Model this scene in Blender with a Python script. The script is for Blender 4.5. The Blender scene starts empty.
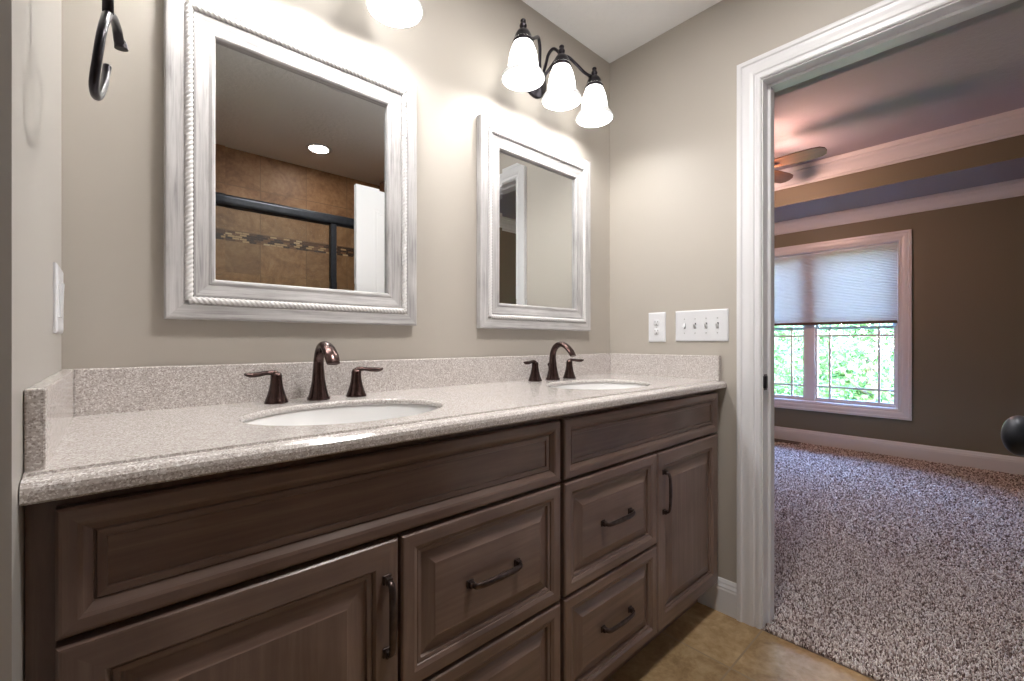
import bpy, bmesh, math, random
import numpy as np
from mathutils import Vector, Matrix

# ------------------------------------------------------------------ camera, world, light
scene = bpy.context.scene
COL = scene.collection
R = math.radians
cam_data = bpy.data.cameras.new('camera')
cam = bpy.data.objects.new('camera', cam_data)
COL.objects.link(cam)
cam_data.sensor_fit = 'HORIZONTAL'
cam_data.sensor_width = 36.0
cam_data.lens = 36.0 * 441.0 / 1024.0
cam_data.shift_y = -(342.0 - 340.5) / 1024.0 * -1.0
cam_data.clip_start = 0.01
cam.location = (0.078, -1.285, 1.077)
cam.rotation_euler = (R(90), 0, -math.atan2(399.0, 441.0))
scene.camera = cam

world = bpy.data.worlds.new('sky_world')
scene.world = world
world.use_nodes = True
wn = world.node_tree
sky = wn.nodes.new('ShaderNodeTexSky')
sky.sky_type = 'NISHITA'
sky.sun_disc = False
sky.sun_elevation = R(42)
sky.sun_rotation = R(-90)
sky.air_density = 1.0
sky.dust_density = 0.4
sky.ozone_density = 5.0
SKY_STRENGTH = 20.0
wn.nodes['Background'].inputs['Strength'].default_value = SKY_STRENGTH
wn.links.new(sky.outputs['Color'], wn.nodes['Background'].inputs['Color'])

sun_d = bpy.data.lights.new('sun', 'SUN')
sun_d.energy = 5.0
sun_d.angle = R(1.0)
sun_d.color = (1.0, 0.95, 0.86)
sun = bpy.data.objects.new('sun', sun_d)
COL.objects.link(sun)
sun.location = (-4, 0, 9)
sun.rotation_euler = (R(22), R(-42), 0)      # comes from behind the house, so no patch falls into the bedroom

portal_d = bpy.data.lights.new('window_portal', 'AREA')
portal_d.shape = 'RECTANGLE'
portal_d.size, portal_d.size_y = 1.45, 1.58
portal_d.cycles.is_portal = True
portal = bpy.data.objects.new('window_portal', portal_d)
COL.objects.link(portal)
portal.location = (5.66, 0.066, 1.235)
portal.rotation_euler = (0, R(90), 0)

vs = scene.view_settings
vs.view_transform = 'Standard'
vs.look = 'None'
vs.gamma = 1.0
vs.use_curve_mapping = False
vs.exposure = -0.06
scene.cycles.use_denoising = True
scene.cycles.max_bounces = 14
scene.cycles.diffuse_bounces = 7
scene.cycles.glossy_bounces = 6
scene.cycles.transmission_bounces = 8
scene.cycles.transparent_max_bounces = 10
scene.cycles.sample_clamp_indirect = 6.0
scene.cycles.caustics_reflective = False
scene.cycles.caustics_refractive = False

BULB = 175.0          # vanity bulbs
SHADE = 5.6         # glow of the frosted bells
ADDED_LAMP = 140.0          # added unseen ceiling lamp in front of the vanity
FAN_LIGHT = 260.0      # bedroom fan lamp

# ------------------------------------------------------------------ material helpers
def mat(name, color, rough=0.5, metal=0.0, spec=None, emit=None, emit_s=0.0):
    m = bpy.data.materials.new(name)
    m.use_nodes = True
    b = m.node_tree.nodes['Principled BSDF']
    b.inputs['Base Color'].default_value = (*color, 1)
    b.inputs['Roughness'].default_value = rough
    b.inputs['Metallic'].default_value = metal
    if spec is not None:
        b.inputs['Specular IOR Level'].default_value = spec
    if emit is not None:
        b.inputs['Emission Color'].default_value = (*emit, 1)
        b.inputs['Emission Strength'].default_value = emit_s
    return m

def nt(m): return m.node_tree.nodes, m.node_tree.links, m.node_tree.nodes['Principled BSDF']

def coords(m, scale=(1, 1, 1), kind='Object', rot=(0, 0, 0)):
    n, l, b = nt(m)
    tc = n.new('ShaderNodeTexCoord'); mp = n.new('ShaderNodeMapping')
    mp.inputs['Scale'].default_value = scale
    mp.inputs['Rotation'].default_value = rot
    l.new(tc.outputs[kind], mp.inputs['Vector'])
    return mp.outputs['Vector']

def noise(m, vec, scale, detail=4, rough=0.6, dist=0.0):
    n, l, b = nt(m)
    t = n.new('ShaderNodeTexNoise')
    t.inputs['Scale'].default_value = scale; t.inputs['Detail'].default_value = detail
    t.inputs['Roughness'].default_value = rough; t.inputs['Distortion'].default_value = dist
    l.new(vec, t.inputs['Vector'])
    return t.outputs['Fac']

def ramp(m, fac, stops, interp='LINEAR'):
    n, l, b = nt(m)
    r = n.new('ShaderNodeValToRGB')
    r.color_ramp.interpolation = interp
    e = r.color_ramp.elements
    while len(e) < len(stops): e.new(0.5)
    for el, (p, c) in zip(e, stops):
        el.position = p; el.color = (*c, 1) if len(c) == 3 else c
    l.new(fac, r.inputs['Fac'])
    return r.outputs['Color']

def mix(m, fac, a, b_, mode='MIX'):
    n, l, b = nt(m)
    x = n.new('ShaderNodeMix'); x.data_type = 'RGBA'; x.blend_type = mode
    for sock, v in ((x.inputs['Factor'], fac), (x.inputs['A'], a), (x.inputs['B'], b_)):
        if isinstance(v, (int, float)): sock.default_value = v
        elif isinstance(v, tuple): sock.default_value = (*v, 1)
        else: l.new(v, sock)
    return x.outputs['Result']

def bump(m, h, strength=0.3, dist=0.002):
    n, l, b = nt(m)
    x = n.new('ShaderNodeBump')
    x.inputs['Strength'].default_value = strength; x.inputs['Distance'].default_value = dist
    l.new(h, x.inputs['Height']); l.new(x.outputs['Normal'], b.inputs['Normal'])
    return x

def base(m, c):
    n, l, b = nt(m); l.new(c, b.inputs['Base Color'])

def paint(name, color, rough=0.55, tex=0.12):
    m = mat(name, color, rough)
    v = coords(m)
    bump(m, noise(m, v, 420, 3), tex, 0.0008)
    return m

M = {}
M['wall'] = paint('greige_wall_paint', (0.43, 0.397, 0.353), 0.5)
M['wall_left'] = paint('greige_wall_paint_satin', (0.44, 0.42, 0.395), 0.32, 0.06)
M['brown'] = paint('olive_brown_wall_paint', (0.175, 0.158, 0.105), 0.55)
M['trim'] = mat('white_trim_paint', (0.69, 0.69, 0.71), 0.32)
M['ceil'] = mat('white_ceiling', (0.84, 0.84, 0.84), 0.8)
v = coords(M['ceil'])
bump(M['ceil'], ramp(M['ceil'], noise(M['ceil'], v, 34, 5, 0.6), [(0.46, (0, 0, 0)), (0.56, (1, 1, 1))]), 0.35, 0.0025)
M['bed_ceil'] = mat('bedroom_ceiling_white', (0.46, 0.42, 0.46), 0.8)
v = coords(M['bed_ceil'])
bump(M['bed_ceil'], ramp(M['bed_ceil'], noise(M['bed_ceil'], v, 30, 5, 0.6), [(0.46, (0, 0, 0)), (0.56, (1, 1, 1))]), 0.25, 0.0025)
M['outside'] = mat('exterior_siding', (0.5, 0.48, 0.44), 0.8)

# travertine look floor tile, 0.33 m grid with joints at x=1.59, y=-0.69
def tile_mat(name, c1, c2, c3, grout, size, offs, plane='xy', mortar=0.004, rough=0.35, band=None):
    m = mat(name, c1, rough)
    n, l, b = nt(m)
    tc = n.new('ShaderNodeTexCoord'); sep = n.new('ShaderNodeSeparateXYZ'); com = n.new('ShaderNodeCombineXYZ')
    l.new(tc.outputs['Object'], sep.inputs[0])
    for k, ax in enumerate(plane):
        a = n.new('ShaderNodeMath'); a.operation = 'SUBTRACT'
        l.new(sep.outputs['XYZ'.index(ax.upper())], a.inputs[0]); a.inputs[1].default_value = offs[k]
        l.new(a.outputs[0], com.inputs[k])
    br = n.new('ShaderNodeTexBrick')
    br.offset = 0.0; br.squash = 1.0
    br.inputs['Scale'].default_value = 1.0
    br.inputs['Brick Width'].default_value = size; br.inputs['Row Height'].default_value = size
    br.inputs['Mortar Size'].default_value = mortar; br.inputs['Mortar Smooth'].default_value = 0.1
    br.inputs['Bias'].default_value = 0.0
    br.inputs['Color1'].default_value = (0.78, 0.78, 0.78, 1); br.inputs['Color2'].default_value = (1, 1, 1, 1)
    br.inputs['Mortar'].default_value = (1, 1, 1, 1)
    l.new(com.outputs[0], br.inputs['Vector'])
    n1 = noise(m, tc.outputs['Object'], 5.5, 8, 0.68, 1.2)
    n2 = noise(m, tc.outputs['Object'], 38, 6, 0.65, 0.4)
    col = ramp(m, n1, [(0.36, c2), (0.5, c1), (0.64, c3)])
    col = mix(m, 0.35, col, ramp(m, n2, [(0.35, c2), (0.65, c3)]))
    col = mix(m, 1.0, col, br.outputs['Color'], 'MULTIPLY')
    col = mix(m, br.outputs['Fac'], col, grout)
    if band:
        z0, z1 = band
        b2 = n.new('ShaderNodeTexBrick')
        b2.offset = 0.37; b2.offset_frequency = 2
        b2.inputs['Scale'].default_value = 1.0
        b2.inputs['Brick Width'].default_value = 0.045; b2.inputs['Row Height'].default_value = 0.0145
        b2.inputs['Mortar Size'].default_value = 0.0014
        b2.inputs['Bias'].default_value = 0.0
        b2.inputs['Color1'].default_value = (0, 0, 0, 1); b2.inputs['Color2'].default_value = (1, 1, 1, 1)
        b2.inputs['Mortar'].default_value = (0.5, 0.5, 0.5, 1)
        l.new(com.outputs[0], b2.inputs['Vector'])
        mc = ramp(m, b2.outputs['Color'], [(0.0, (0.035, 0.014, 0.008)), (0.3, (0.11, 0.045, 0.02)), (0.55, (0.52, 0.33, 0.17)), (0.8, (0.2, 0.09, 0.04)), (0.95, (0.6, 0.42, 0.25))], 'CONSTANT')
        g = n.new('ShaderNodeMath'); g.operation = 'GREATER_THAN'; g.inputs[1].default_value = z0
        h = n.new('ShaderNodeMath'); h.operation = 'LESS_THAN'; h.inputs[1].default_value = z1
        k = n.new('ShaderNodeMath'); k.operation = 'MULTIPLY'
        l.new(sep.outputs[2], g.inputs[0]); l.new(sep.outputs[2], h.inputs[0])
        l.new(g.outputs[0], k.inputs[0]); l.new(h.outputs[0], k.inputs[1])
        col = mix(m, k.outputs[0], col, mc)
    base(m, col)
    bm_ = n.new('ShaderNodeMath'); bm_.operation = 'SUBTRACT'; bm_.inputs[0].default_value = 1.0
    l.new(br.outputs['Fac'], bm_.inputs[1])
    bump(m, bm_.outputs[0], 0.5, 0.002)
    return m
M['floor_tile'] = tile_mat('travertine_floor_tile', (0.40, 0.265, 0.135), (0.26, 0.165, 0.08), (0.54, 0.39, 0.225), (0.30, 0.22, 0.14), 0.33, (1.59 - 33 * 0.33, -0.69 - 33 * 0.33), 'xy', 0.0035, 0.6)
M['floor_tile'].node_tree.nodes['Principled BSDF'].inputs['Specular IOR Level'].default_value = 0.12
M['shower_tile'] = tile_mat('travertine_shower_tile', (0.36, 0.185, 0.085), (0.21, 0.095, 0.04), (0.48, 0.275, 0.14), (0.22, 0.12, 0.06), 0.32, (0.88 - 32 * 0.32, 1.865 - 32 * 0.32), 'xz', 0.003, 0.5, (1.79, 1.862))
M['shower_tile_side'] = tile_mat('travertine_shower_tile_side', (0.36, 0.185, 0.085), (0.21, 0.095, 0.04), (0.48, 0.275, 0.14), (0.22, 0.12, 0.06), 0.32, (-2.37 - 32 * 0.32, 1.865 - 32 * 0.32), 'yz', 0.003, 0.3, (1.79, 1.862))

# speckled solid-surface worktop
def counter_mat():
    m = mat('speckled_beige_worktop', (0.45, 0.4, 0.36), 0.11)
    n, l, b = nt(m)
    v = coords(m)
    vo = n.new('ShaderNodeTexVoronoi'); vo.inputs['Scale'].default_value = 520
    l.new(v, vo.inputs['Vector'])
    sx = n.new('ShaderNodeSeparateColor'); l.new(vo.outputs['Color'], sx.inputs[0])
    col = ramp(m, sx.outputs[0], [(0.0, (0.27, 0.23, 0.21)), (0.15, (0.47, 0.43, 0.41)), (0.60, (0.58, 0.54, 0.525)), (0.80, (0.82, 0.80, 0.79))], 'CONSTANT')
    col = mix(m, 0.30, col, ramp(m, noise(m, v, 160, 4), [(0.35, (0.42, 0.38, 0.36)), (0.65, (0.68, 0.65, 0.63))]))
    base(m, col)
    return m
M['counter'] = counter_mat()

# stained maple with grain along one axis
def wood(name, c_dark, c_mid, c_light, axis, rough=0.28, fine=26, long=1.3, bumpy=0.05, coord='Object'):
    m = mat(name, c_mid, rough)
    n, l, b = nt(m)
    sc = [fine, fine, fine]; sc['xyz'.index(axis)] = long
    oi = n.new('ShaderNodeObjectInfo')
    tc = n.new('ShaderNodeTexCoord'); ad = n.new('ShaderNodeVectorMath'); ad.operation = 'ADD'
    k = n.new('ShaderNodeVectorMath'); k.operation = 'SCALE'; k.inputs[0].default_value = (7.3, 3.1, 5.7)
    l.new(oi.outputs['Random'], k.inputs['Scale'])
    l.new(tc.outputs[coord], ad.inputs[0]); l.new(k.outputs[0], ad.inputs[1])
    mp = n.new('ShaderNodeMapping'); mp.inputs['Scale'].default_value = sc
    l.new(ad.outputs[0], mp.inputs['Vector'])
    g = noise(m, mp.outputs['Vector'], 2.0, 7, 0.62, 0.6)
    blot = noise(m, ad.outputs[0], 5.0, 4, 0.5, 0.3)
    col = ramp(m, g, [(0.25, c_dark), (0.5, c_mid), (0.75, c_light)])
    col = mix(m, 0.38, col, ramp(m, blot, [(0.3, c_dark), (0.7, c_light)]))
    base(m, col)
    bump(m, g, bumpy, 0.0006)
    return m
cd, cm_, cl = (0.096, 0.058, 0.046), (0.165, 0.110, 0.090), (0.250, 0.180, 0.152)
M['cab_h'] = wood('stained_maple_across', cd, cm_, cl, 'x')
M['cab_v'] = wood('stained_maple_upright', cd, cm_, cl, 'z')
M['cab_in'] = mat('dark_cabinet_gap', (0.02, 0.012, 0.010), 0.5)
M['frame_h'] = wood('whitewashed_wood_across', (0.18, 0.17, 0.175), (0.50, 0.49, 0.49), (0.65, 0.64, 0.645), 'x', 0.45, 75, 3.2, 0.35)
M['frame_v'] = wood('whitewashed_wood_upright', (0.18, 0.17, 0.175), (0.50, 0.49, 0.49), (0.65, 0.64, 0.645), 'z', 0.45, 75, 3.2, 0.35)
M['rope'] = mat('whitewashed_rope', (0.68, 0.67, 0.67), 0.45)
M['mirror'] = mat('silvered_mirror', (0.86, 0.89, 0.89), 0.0, 1.0)
M['fan_wood'] = wood('fan_blade_wood', (0.045, 0.015, 0.006), (0.10, 0.037, 0.014), (0.17, 0.07, 0.026), 'x', 0.35, 30, 2.0)

def bronze(name, c, rough, metal=0.85):
    m = mat(name, c, rough, metal)
    v = coords(m)
    base(m, ramp(m, noise(m, v, 60, 4), [(0.3, tuple(x * 0.7 for x in c)), (0.7, tuple(min(1, x * 1.35) for x in c))]))
    return m
M['bronze'] = bronze('oil_rubbed_bronze', (0.058, 0.034, 0.031), 0.20)
M['dark'] = bronze('dark_bronze', (0.028, 0.025, 0.030), 0.28)
M['pull'] = bronze('bronze_pull', (0.075, 0.056, 0.052), 0.30)
M['black'] = bronze('black_bronze', (0.022, 0.024, 0.030), 0.38, 0.6)
M['porcelain'] = mat('white_porcelain', (0.80, 0.80, 0.80), 0.10)
M['plastic'] = mat('white_plastic_plate', (0.68, 0.69, 0.72), 0.28)
M['slot'] = mat('slot_dark', (0.05, 0.05, 0.055), 0.5)
M['screw'] = mat('plate_screw', (0.45, 0.45, 0.46), 0.4, 0.3)
M['shade'] = mat('frosted_glass_shade', (0.86, 0.85, 0.82), 0.25, emit=(1.0, 0.985, 0.96), emit_s=SHADE)
M['shade_lip'] = mat('frosted_glass_lip', (0.45, 0.45, 0.45), 0.25, emit=(1.0, 0.985, 0.97), emit_s=0.45)
M['lens_dim'] = mat('lit_shower_lens', (1, 1, 1), 0.4, emit=(1.0, 0.92, 0.84), emit_s=70.0)
M['bulb'] = mat('lit_bulb', (1, 1, 1), 0.4, emit=(1.0, 0.985, 0.965), emit_s=BULB)
M['lens'] = mat('added_ceiling_lamp_lens', (1, 1, 1), 0.4, emit=(1.0, 0.96, 0.92), emit_s=ADDED_LAMP)
M['fanbulb'] = mat('lit_fan_globe', (1, 0.9, 0.75), 0.4, emit=(1.0, 0.56, 0.43), emit_s=FAN_LIGHT)
M['vinyl'] = mat('white_vinyl_sash', (0.72, 0.73, 0.78), 0.35)
M['wood_rail'] = mat('brown_shade_rail', (0.10, 0.06, 0.045), 0.4)
M['soil'] = mat('lawn', (0.10, 0.17, 0.04), 0.9)
v = coords(M['soil']); base(M['soil'], ramp(M['soil'], noise(M['soil'], v, 9, 6), [(0.3, (0.06, 0.13, 0.025)), (0.7, (0.17, 0.25, 0.07))]))
M['backing'] = mat('carpet_backing', (0.22, 0.17, 0.14), 0.9)
M['bark'] = mat('tree_bark', (0.12, 0.09, 0.065), 0.9)
v = coords(M['bark'], (8, 8, 1.5)); bump(M['bark'], noise(M['bark'], v, 4, 6), 0.8, 0.02)

def leaf_mat():
    m = mat('tree_leaf', (0.2, 0.34, 0.09), 0.5)
    n, l, b = nt(m)
    v = coords(m)
    wn_ = n.new('ShaderNodeTexWhiteNoise')
    sn = n.new('ShaderNodeVectorMath'); sn.operation = 'SNAP'; sn.inputs[1].default_value = (0.11,) * 3
    l.new(v, sn.inputs[0]); l.new(sn.outputs[0], wn_.inputs['Vector'])
    col = ramp(m, wn_.outputs['Value'], [(0.0, (0.06, 0.115, 0.035)), (0.5, (0.12, 0.20, 0.06)), (1.0, (0.24, 0.32, 0.13))])
    base(m, col)
    tr = n.new('ShaderNodeBsdfTranslucent'); l.new(col, tr.inputs['Color'])
    mx = n.new('ShaderNodeMixShader'); mx.inputs[0].default_value = 0.4
    out = n['Material Output']
    l.new(b.outputs[0], mx.inputs[1]); l.new(tr.outputs[0], mx.inputs[2]); l.new(mx.outputs[0], out.inputs['Surface'])
    return m
M['leaf'] = leaf_mat()

def clear_glass(name, tint, rough=0.02):
    m = bpy.data.materials.new(name); m.use_nodes = True
    n, l = m.node_tree.nodes, m.node_tree.links
    n.remove(n['Principled BSDF'])
    t = n.new('ShaderNodeBsdfTransparent'); t.inputs['Color'].default_value = (*tint, 1)
    g = n.new('ShaderNodeBsdfGlossy'); g.inputs['Roughness'].default_value = rough
    f = n.new('ShaderNodeFresnel'); f.inputs['IOR'].default_value = 1.18
    x = n.new('ShaderNodeMixShader')
    l.new(f.outputs[0], x.inputs[0]); l.new(t.outputs[0], x.inputs[1]); l.new(g.outputs[0], x.inputs[2])
    l.new(x.outputs[0], n['Material Output'].inputs['Surface'])
    return m
M['glass'] = clear_glass('clear_pane', (0.97, 0.99, 0.98))
M['shower_glass'] = clear_glass('shower_pane', (0.94, 0.97, 0.96), 0.22)

def fabric_mat():
    m = mat('pleated_shade_fabric', (0.62, 0.60, 0.55), 0.8)
    n, l, b = nt(m)
    v = coords(m, (3, 3, 90))
    col = ramp(m, noise(m, v, 6, 5), [(0.3, (0.66, 0.62, 0.62)), (0.7, (0.82, 0.79, 0.80))])
    base(m, col)
    tr = n.new('ShaderNodeBsdfTranslucent'); l.new(col, tr.inputs['Color'])
    mx = n.new('ShaderNodeMixShader'); mx.inputs[0].default_value = 0.42
    l.new(b.outputs[0], mx.inputs[1]); l.new(tr.outputs[0], mx.inputs[2]); l.new(mx.outputs[0], n['Material Output'].inputs['Surface'])
    return m
M['fabric'] = fabric_mat()

def carpet_mat():
    m = mat('speckled_pile_carpet', (0.3, 0.25, 0.22), 0.95, spec=0.1)
    n, l, b = nt(m)
    at = n.new('ShaderNodeAttribute'); at.attribute_name = 'tuft'
    v = coords(m)
    col = ramp(m, at.outputs['Fac'], [(0.0, (0.14, 0.10, 0.088)), (0.18, (0.31, 0.235, 0.21)), (0.38, (0.52, 0.44, 0.405)), (0.60, (0.71, 0.635, 0.60)), (0.82, (0.84, 0.78, 0.745))], 'CONSTANT')
    base(m, col)
    return m
M['carpet'] = carpet_mat()

# ------------------------------------------------------------------ mesh helpers
def new_bm(): return bmesh.new()

def add_box(bm, a, b, bev=0.0, seg=2, mi=0):
    t = bmesh.new()
    bmesh.ops.create_cube(t, size=1.0)
    lo = Vector([min(a[i], b[i]) for i in range(3)]); hi = Vector([max(a[i], b[i]) for i in range(3)])
    for v in t.verts: v.co = Vector([lo[i] + (v.co[i] + 0.5) * (hi[i] - lo[i]) for i in range(3)])
    if bev > 0:
        bmesh.ops.bevel(t, geom=t.edges[:], offset=min(bev, 0.49 * min(hi - lo)), segments=seg, profile=0.5, affect='EDGES')
    merge(bm, t, mi)

def merge(bm, t, mi=None):
    vm = {}
    for v in t.verts: vm[v] = bm.verts.new(v.co)
    for f in t.faces:
        try:
            nf = bm.faces.new([vm[v] for v in f.verts])
            nf.material_index = f.material_index if mi is None else mi
            nf.smooth = f.smooth
        except ValueError: pass
    t.free()

def add_lathe(bm, prof, c=(0, 0, 0), axis='z', seg=32, mi=0, close=False):
    """prof: (radius, along axis) pairs"""
    rings = []
    for r, h in prof:
        ring = []
        if r < 1e-6:
            p = {'z': (0, 0, h), 'x': (h, 0, 0), 'y': (0, h, 0)}[axis]
            ring = [bm.verts.new(Vector(c) + Vector(p))]
        else:
            for k in range(seg):
                a = 2 * math.pi * k / seg
                u, w = r * math.cos(a), r * math.sin(a)
                p = {'z': (u, w, h), 'x': (h, u, w), 'y': (w, h, u)}[axis]
                ring.append(bm.verts.new(Vector(c) + Vector(p)))
        rings.append(ring)
    for A, B in zip(rings, rings[1:]):
        for k in range(seg):
            k2 = (k + 1) % seg
            if len(A) == 1 and len(B) == 1: continue
            if len(A) == 1: q = [A[0], B[k2], B[k]]
            elif len(B) == 1: q = [A[k], A[k2], B[0]]
            else: q = [A[k], A[k2], B[k2], B[k]]
            try:
                f = bm.faces.new(q); f.material_index = mi; f.smooth = True
            except ValueError: pass
    for ring in (rings[0], rings[-1]):
        if len(ring) > 1 and close:
            try: f = bm.faces.new(ring); f.material_index = mi
            except ValueError: pass

def spline(pts, n=8):
    P = [Vector(p) for p in pts]
    out = []
    for i in range(len(P) - 1):
        p0 = P[max(i - 1, 0)]; p1 = P[i]; p2 = P[i + 1]; p3 = P[min(i + 2, len(P) - 1)]
        for k in range(n):
            t = k / n
            out.append(0.5 * ((2 * p1) + (p2 - p0) * t + (2 * p0 - 5 * p1 + 4 * p2 - p3) * t * t + (3 * p1 - p0 - 3 * p2 + p3) * t ** 3))
    out.append(P[-1])
    return out

def add_tube(bm, pts, rad, seg=14, mi=0, flat=None, up=None):
    """swept tube; rad a number or per-point list; flat: per-point (width scale, thickness scale)"""
    n = len(pts)
    P = [Vector(p) for p in pts]
    rs = [rad] * n if isinstance(rad, (int, float)) else list(rad)
    if len(rs) != n: rs = list(np.interp(np.linspace(0, 1, n), np.linspace(0, 1, len(rs)), rs))
    if flat is not None and len(flat) != n:
        fx = np.interp(np.linspace(0, 1, n), np.linspace(0, 1, len(flat)), [f[0] for f in flat])
        fy = np.interp(np.linspace(0, 1, n), np.linspace(0, 1, len(flat)), [f[1] for f in flat])
        flat = list(zip(fx, fy))
    T = []
    for i in range(n):
        d = P[min(i + 1, n - 1)] - P[max(i - 1, 0)]
        T.append(d.normalized())
    if up is None: up = Vector((0, 0, 1)) if abs(T[0].z) < 0.9 else Vector((1, 0, 0))
    N = (Vector(up) - T[0] * Vector(up).dot(T[0])).normalized()
    rings = []
    for i in range(n):
        N = (N - T[i] * N.dot(T[i])).normalized()
        B = T[i].cross(N)
        s = flat[i] if flat else (1, 1)
        ring = []
        for k in range(seg):
            a = 2 * math.pi * k / seg
            ring.append(bm.verts.new(P[i] + (N * math.cos(a) * s[1] + B * math.sin(a) * s[0]) * rs[i]))
        rings.append(ring)
    for A, Bq in zip(rings, rings[1:]):
        for k in range(seg):
            f = bm.faces.new([A[k], A[(k + 1) % seg], Bq[(k + 1) % seg], Bq[k]]); f.smooth = True; f.material_index = mi
    for ring in (rings[0], rings[-1]):
        f = bm.faces.new(ring); f.material_index = mi

def add_rect_sweep(bm, org, U, V, N, w, h, prof, cap=True, mi_sides=(0, 1), mi_cap=0):
    """mitred rectangle: prof is (inset, height along N); bottom/top sides take mi_sides[0], left/right mi_sides[1]"""
    org, U, V, N = Vector(org), Vector(U), Vector(V), Vector(N)
    rings = []
    for ins, ht in prof:
        c = [(ins, ins), (w - ins, ins), (w - ins, h - ins), (ins, h - ins)]
        rings.append([bm.verts.new(org + U * x + V * y + N * ht) for x, y in c])
    for A, B in zip(rings, rings[1:]):
        for k in range(4):
            f = bm.faces.new([A[k], A[(k + 1) % 4], B[(k + 1) % 4], B[k]])
            f.material_index = mi_sides[k % 2]
    if cap:
        f = bm.faces.new(rings[-1]); f.material_index = mi_cap
    return rings

def add_extrude(bm, prof, p0, p1, A, B, mi=0, caps=True):
    """profile polygon (a, b) in directions A, B swept in a straight run from p0 to p1"""
    A, B = Vector(A), Vector(B)
    r0 = [bm.verts.new(Vector(p0) + A * a + B * b) for a, b in prof]
    r1 = [bm.verts.new(Vector(p1) + A * a + B * b) for a, b in prof]
    n = len(prof)
    for k in range(n):
        f = bm.faces.new([r0[k], r0[(k + 1) % n], r1[(k + 1) % n], r1[k]]); f.material_index = mi
    if caps:
        for r in (r0, r1):
            f = bm.faces.new(r); f.material_index = mi

def link(name, bm, mats, parent=None, loc=None, smooth_angle=None, recalc=True):
    if recalc: bmesh.ops.recalc_face_normals(bm, faces=bm.faces[:])
    me = bpy.data.meshes.new(name)
    bm.to_mesh(me); bm.free()
    for m in (mats if isinstance(mats, (list, tuple)) else [mats]): me.materials.append(m)
    if smooth_angle:
        me.shade_auto_smooth(angle=R(smooth_angle)) if hasattr(me, 'shade_auto_smooth') else None
    o = bpy.data.objects.new(name, me)
    COL.objects.link(o)
    if parent is not None: o.parent = parent
    if loc is not None: o.location = loc
    return o

def tag(o, label=None, cat=None, group=None, kind=None):
    if label: o['label'] = label
    if cat: o['category'] = cat
    if group: o['group'] = group
    if kind: o['kind'] = kind
    return o

def thing(name, label, cat, loc=(0, 0, 0), rotz=0.0, group=None):
    o = bpy.data.objects.new(name, None)
    o.empty_display_size = 0.05
    COL.objects.link(o)
    o.location = loc; o.rotation_euler = (0, 0, rotz)
    return tag(o, label, cat, group)

def struct(name, bm, mats, label, cat, parent=None):
    o = link(name, bm, mats, parent)
    if parent is None: tag(o, label, cat, kind='structure')
    return o

def dup(o, loc=None, label=None, parent=None):
    c = o.copy(); COL.objects.link(c)
    if parent is not None: c.parent = parent
    if loc is not None: c.location = loc
    if label: c['label'] = label
    for ch in list(o.children): dup(ch, parent=c)
    return c

# ------------------------------------------------------------------ room shell
XR = 1.888                   # bathroom face of the doorway wall
XB = 2.010                   # bedroom face of it
D0, D1, DH = -0.690, -1.405, 2.06   # doorway
CH = 2.446                   # bathroom ceiling
FAR = -2.37                  # shower back wall

bm = new_bm(); add_box(bm, (-1.4, -2.5, -0.12), (1.878, 0.12, 0.0))
struct('floor', bm, M['floor_tile'], 'beige travertine tile floor of the bathroom', 'floor')
bm = new_bm(); add_box(bm, (-1.4, -2.5, CH), (XB, 0.12, CH + 0.30))
struct('ceiling', bm, M['ceil'], 'white textured ceiling above the vanity', 'ceiling')
bm = new_bm(); add_box(bm, (-0.12, 0.0, 0.0), (XR, 0.12, CH))
struct('wall_back', bm, M['wall'], 'greige wall behind the two mirrors', 'wall')
# wall with the doorway: greige on the bathroom side, olive brown on the bedroom side
def two_face(bm, y0, y1, z0, z1):
    t = bmesh.new(); add_box(t, (XR, y0, z0), (XB, y1, z1))
    for f in t.faces:
        f.normal_update()
        f.material_index = 1 if f.normal.x > 0.5 else 0
    merge(bm, t)
bm = new_bm()
two_face(bm, D0 + 0.015, 0.12, 0.0, CH)
two_face(bm, -1.6, D1 - 0.015, 0.0, CH)
two_face(bm, D1 - 0.015, D0 + 0.015, DH + 0.015, CH)
struct('wall_right', bm, [M['wall'], M['brown']], 'greige wall with the white cased doorway', 'wall')
bm = new_bm()
add_box(bm, (-0.12, -0.597, 0.0), (0.0, 0.0, CH))
add_box(bm, (-0.12, -1.6, 0.0), (0.0, -1.50, CH))
add_box(bm, (-0.12, -1.50, 2.075), (0.0, -0.597, CH))
struct('wall_left', bm, M['wall_left'], 'narrow greige wall carrying the towel ring', 'wall')
# shower walls
bm = new_bm(); add_box(bm, (-0.12, FAR - 0.12, 0.0), (XB, FAR, CH))
struct('wall_front', bm, M['shower_tile'], 'tan tiled shower wall with a mosaic band', 'wall')
bm = new_bm(); add_box(bm, (-0.12, FAR, 0.0), (0.0, -1.6, CH)); add_box(bm, (XR, FAR, 0.0), (XB, -1.6, CH))
struct('wall_shower_sides', bm, M['shower_tile_side'], 'tan tiled end walls of the shower', 'wall')
# lobby beyond the opening beside the camera
bm = new_bm()
add_box(bm, (-1.4, -1.7, 0), (-1.28, -0.3, CH)); add_box(bm, (-1.28, -0.42, 0), (-0.12, -0.3, CH)); add_box(bm, (-1.28, -1.7, 0), (-0.12, -1.58, CH))
struct('wall_hallway', bm, M['wall'], 'greige walls of the small space beyond the open side doorway', 'wall')

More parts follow.
